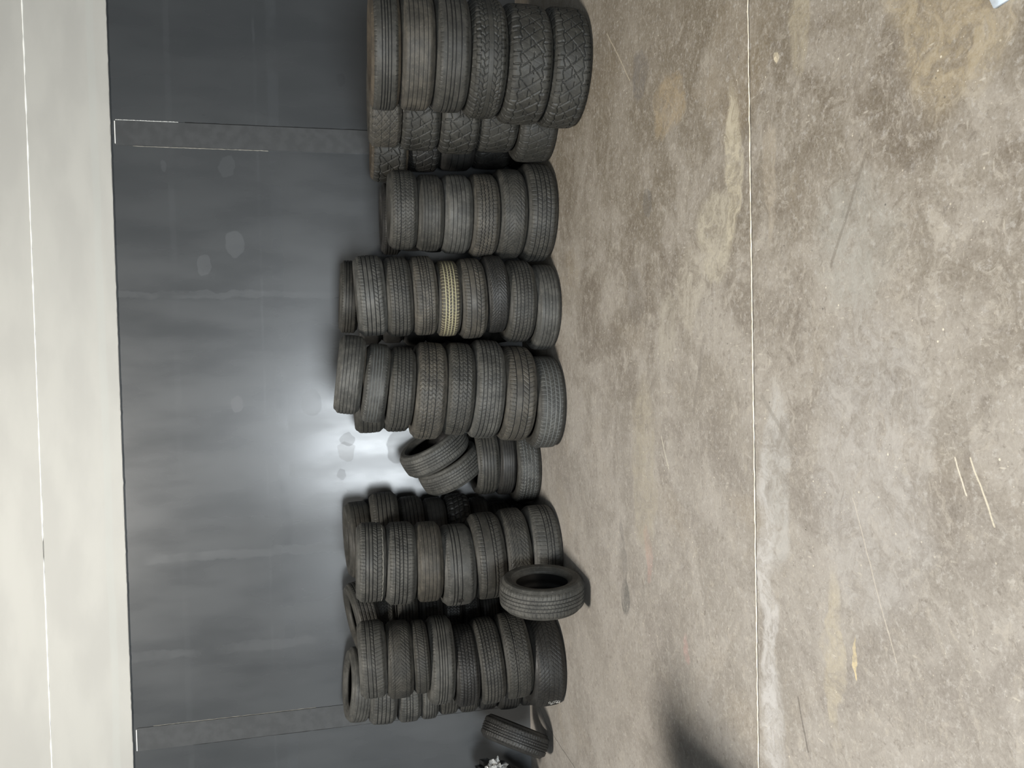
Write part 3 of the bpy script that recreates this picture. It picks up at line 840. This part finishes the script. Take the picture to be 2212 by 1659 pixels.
# ---- marks that belong to single tires
def tube(pts, rad, sides=6, closed=False):
    V, F = [], []
    n = len(pts)
    for i, p in enumerate(pts):
        a = pts[(i + 1) % n] if (closed or i < n - 1) else pts[i]
        b = pts[i - 1] if (closed or i > 0) else pts[i]
        d = (Vector(a) - Vector(b)).normalized()
        e = d.orthogonal().normalized(); f = d.cross(e)
        for k in range(sides):
            t = 2 * PI * k / sides
            V.append(Vector(p) + (e * math.cos(t) + f * math.sin(t)) * rad)
    m = n if closed else n - 1
    for i in range(m):
        for k in range(sides):
            a = i * sides + k; b = i * sides + (k + 1) % sides
            c = ((i + 1) % n) * sides + (k + 1) % sides; d = ((i + 1) % n) * sides + k
            F.append((a, b, c, d))
    return V, F
def on_tread(R, W, deg, s, lift=0.002):
    tw = W * 0.985 * 0.5 * 0.80
    r = R - 0.006 * s * s - 0.012 * max(0, (abs(s) - 0.78) / 0.22) ** 2 + lift
    a = math.radians(deg)
    return (r * math.cos(a), r * math.sin(a), s * tw)
def merge(parts):
    V, F = [], []
    for v, f in parts:
        o = len(V); V += v; F += [tuple(i + o for i in q) for q in f]
    return V, F
# frayed cord hanging out of the lower shoulder of the top tire, seven-high stack
X, Y, Z, R, W, _ = STACKS['H'][0]
pts = []
rr_ = random.Random(8)
for i in range(150):
    d = 195 + i * 1.05
    amp = 0.07 * abs(math.sin(i * 0.33)) * (0.4 + rr_.random() * 0.6)
    pts.append(on_tread(R, W, d, -0.97 + amp, 0.003 + rr_.random() * 0.002))
pts2 = [on_tread(R, W, 195 + i * 1.05, -0.985, 0.002) for i in range(150)]
link('frayed_cord', mesh('frayed_cord', *merge([tube(pts, 0.0016), tube(pts2, 0.0014)]), True), M['cord'], roots[('H', 0)])
# chalk loops near the foot of the widest tire of the last front stack
X, Y, Z, R, W, _ = STACKS['K'][7]
parts = []
for (d0, s0, rd, rs) in [(226, -0.30, 3.2, 0.10), (227, -0.48, 3.0, 0.09), (225, -0.66, 3.4, 0.08), (223, -0.58, 1.6, 0.05), (227, 0.05, 2.2, 0.08), (222, -0.15, 2.4, 0.07)]:
    parts.append(tube([on_tread(R, W, d0 + rd * math.cos(t), s0 + rs * math.sin(t), 0.0012) for t in [2 * PI * j / 20 for j in range(20)]], 0.0014, 5, True))
parts.append(tube([on_tread(R, W, 219 + j, -0.80, 0.0012) for j in range(9)], 0.0018, 5))
link('chalk_mark', mesh('chalk_mark', *merge(parts), True), M['chalk'], roots[('K', 7)])
# black smudge and pale scrape on the pale tire of the seven-high stack
def patch_on_tread(R, W, d0, s0, rd, rs, lift, n=18):
    V = [on_tread(R, W, d0, s0, lift)]; F = []
    for ring in (0.5, 1.0):
        for j in range(n):
            t = 2 * PI * j / n
            V.append(on_tread(R, W, d0 + rd * ring * math.cos(t) * (1 + 0.12 * math.sin(3 * t)), s0 + rs * ring * math.sin(t), lift))
    for j in range(n):
        k = (j + 1) % n
        F.append((0, 1 + j, 1 + k)); F.append((1 + j, 1 + n + j, 1 + n + k, 1 + k))
    return V, F
X, Y, Z, R, W, _ = STACKS['H'][3]
link('smudge', mesh('smudge', *patch_on_tread(R, W, 224, 0.0, 5.0, 0.22, 0.0015)), M['black'], roots[('H', 3)])
link('scrape', mesh('scrape', *merge([patch_on_tread(R, W, 266, 0.20, 13, 0.018, 0.0012), patch_on_tread(R, W, 284, 0.2, 1.6, 0.08, 0.0015)][:1])), M['scrape'], roots[('H', 3)])

# ------------------------------------------------------------------ crumpled bag by the wall
def crumple(name, center, rad, mat, seed, sub=4, amp=0.3, sc=4.0):
    import bmesh
    from mathutils import noise as mn
    bm = bmesh.new(); bmesh.ops.create_icosphere(bm, subdivisions=sub, radius=1.0)
    for v in bm.verts:
        p = v.co.copy()
        a = mn.noise(p * sc * 0.4 + Vector((seed, 0, 0))); b = abs(mn.noise(p * sc + Vector((0, seed, 0)))); c = abs(mn.noise(p * sc * 2.3 + Vector((0, 0, seed))))
        k = 1 + amp * a - amp * 0.9 * b - amp * 0.5 * c
        v.co = Vector((p.x * rad[0], p.y * rad[1], p.z * rad[2])) * k
    me = bpy.data.meshes.new(name); bm.to_mesh(me); bm.free()
    o = link(name, me, mat); o.location = center
    return o
M['bagblack'] = plain('black_bag_film', (0.006, 0.006, 0.006), 0.45, 0.5)
M['bagclear'] = plain('silvery_film', (0.34, 0.34, 0.33), 0.22, 0.8, 0.35, 0.5, 25)
bag = bpy.data.objects.new('trash_bag', None); C.objects.link(bag); bag.location = (-3.72, 6.40, 0)
b1 = crumple('bag_body', (0.03, 0.0, 0.27), (0.23, 0.25, 0.29), M['bagblack'], 3.1); b1.parent = bag
for v in b1.data.vertices:
    v.co.x += 0.55 * v.co.z          # the full bag leans to the right
b2 = crumple('plastic_wrap', (0.372, -0.26, 0.455), (0.085, 0.07, 0.085), M['bagclear'], 9.4, 4, 0.7, 6.0); b2.parent = bag
tag(bag, 'black bag with crumpled silvery plastic wrap beside the dark wall', 'bag')

# slim locker shape added out of view to throw shade onto the floor
M['blocker'] = plain('grey_shade_locker_paint', (0.12, 0.125, 0.13), 0.45, 0.5)
M['blocker_trim'] = plain('brushed_handle', (0.35, 0.35, 0.36), 0.35, 0.5, 0.8)
blocker = bpy.data.objects.new('shade_locker', None); C.objects.link(blocker); blocker.location = (-2.02, 2.72, 0)
def cpart(name, g, m, par): return link(name, mesh(name, *g), m, par)
cpart('body', merge([box_geo(-0.22, 0.22, -0.20, 0.22, 0.08, 2.10)] + [box_geo(sx - 0.02, sx + 0.02, sy - 0.02, sy + 0.02, 0.0, 0.08) for sx in (-0.18, 0.18) for sy in (-0.16, 0.18)]), M['blocker'], blocker)
for z0, z1 in ((0.12, 1.08), (1.10, 2.06)):
    dr = cpart('door', box_geo(-0.20, 0.20, -0.214, -0.2005, z0, z1), M['blocker'], blocker)
    cpart('handle', box_geo(0.14, 0.155, -0.235, -0.2145, (z0 + z1) / 2 - 0.06, (z0 + z1) / 2 + 0.06), M['blocker_trim'], dr)
    cpart('vent', merge([box_geo(-0.10, 0.10, -0.2175, -0.2142, z1 - 0.10 - 0.035 * k, z1 - 0.088 - 0.035 * k) for k in range(4)]), M['slot'], dr)
tag(blocker, 'slim grey steel locker just beyond the photo\'s bottom edge by the floor joint', 'locker')

# pale plastic sheet lying on the slab at the near right corner
M['sheet'] = plain('pale_blue_sheet', (0.62, 0.70, 0.78), 0.4, 0.5)
V, F = [], []
nx, ny = 16, 10
for top in (1, 0):
    for j in range(ny + 1):
        for i in range(nx + 1):
            x = 0.855 + 0.55 * i / nx + 0.01 * math.sin(j * 1.1); y = 1.15 + 0.46 * j / ny + 0.012 * math.sin(i * 0.9) + 0.05 * i / nx
            z = (0.010 + 0.006 * math.sin(i * 1.3 + j) ** 2) if top else 0.001
            V.append((x, y, z))
n1 = (nx + 1) * (ny + 1)
for j in range(ny):
    for i in range(nx):
        a = j * (nx + 1) + i
        F.append((a, a + 1, a + nx + 2, a + nx + 1)); F.append((n1 + a, n1 + a + nx + 1, n1 + a + nx + 2, n1 + a + 1))
rim = [i for i in range(nx)] + [nx + j * (nx + 1) for j in range(ny)] + [ny * (nx + 1) + nx - i for i in range(nx)] + [(ny - j) * (nx + 1) for j in range(ny)]
for i, a in enumerate(rim):
    b = rim[(i + 1) % len(rim)]
    F.append((a, n1 + a, n1 + b, b))
sh = link('plastic_sheet', mesh('plastic_sheet', V, F, True), M['sheet'])
tag(sh, 'pale blue sheet on the concrete at the photo\'s top right corner', 'sheet')
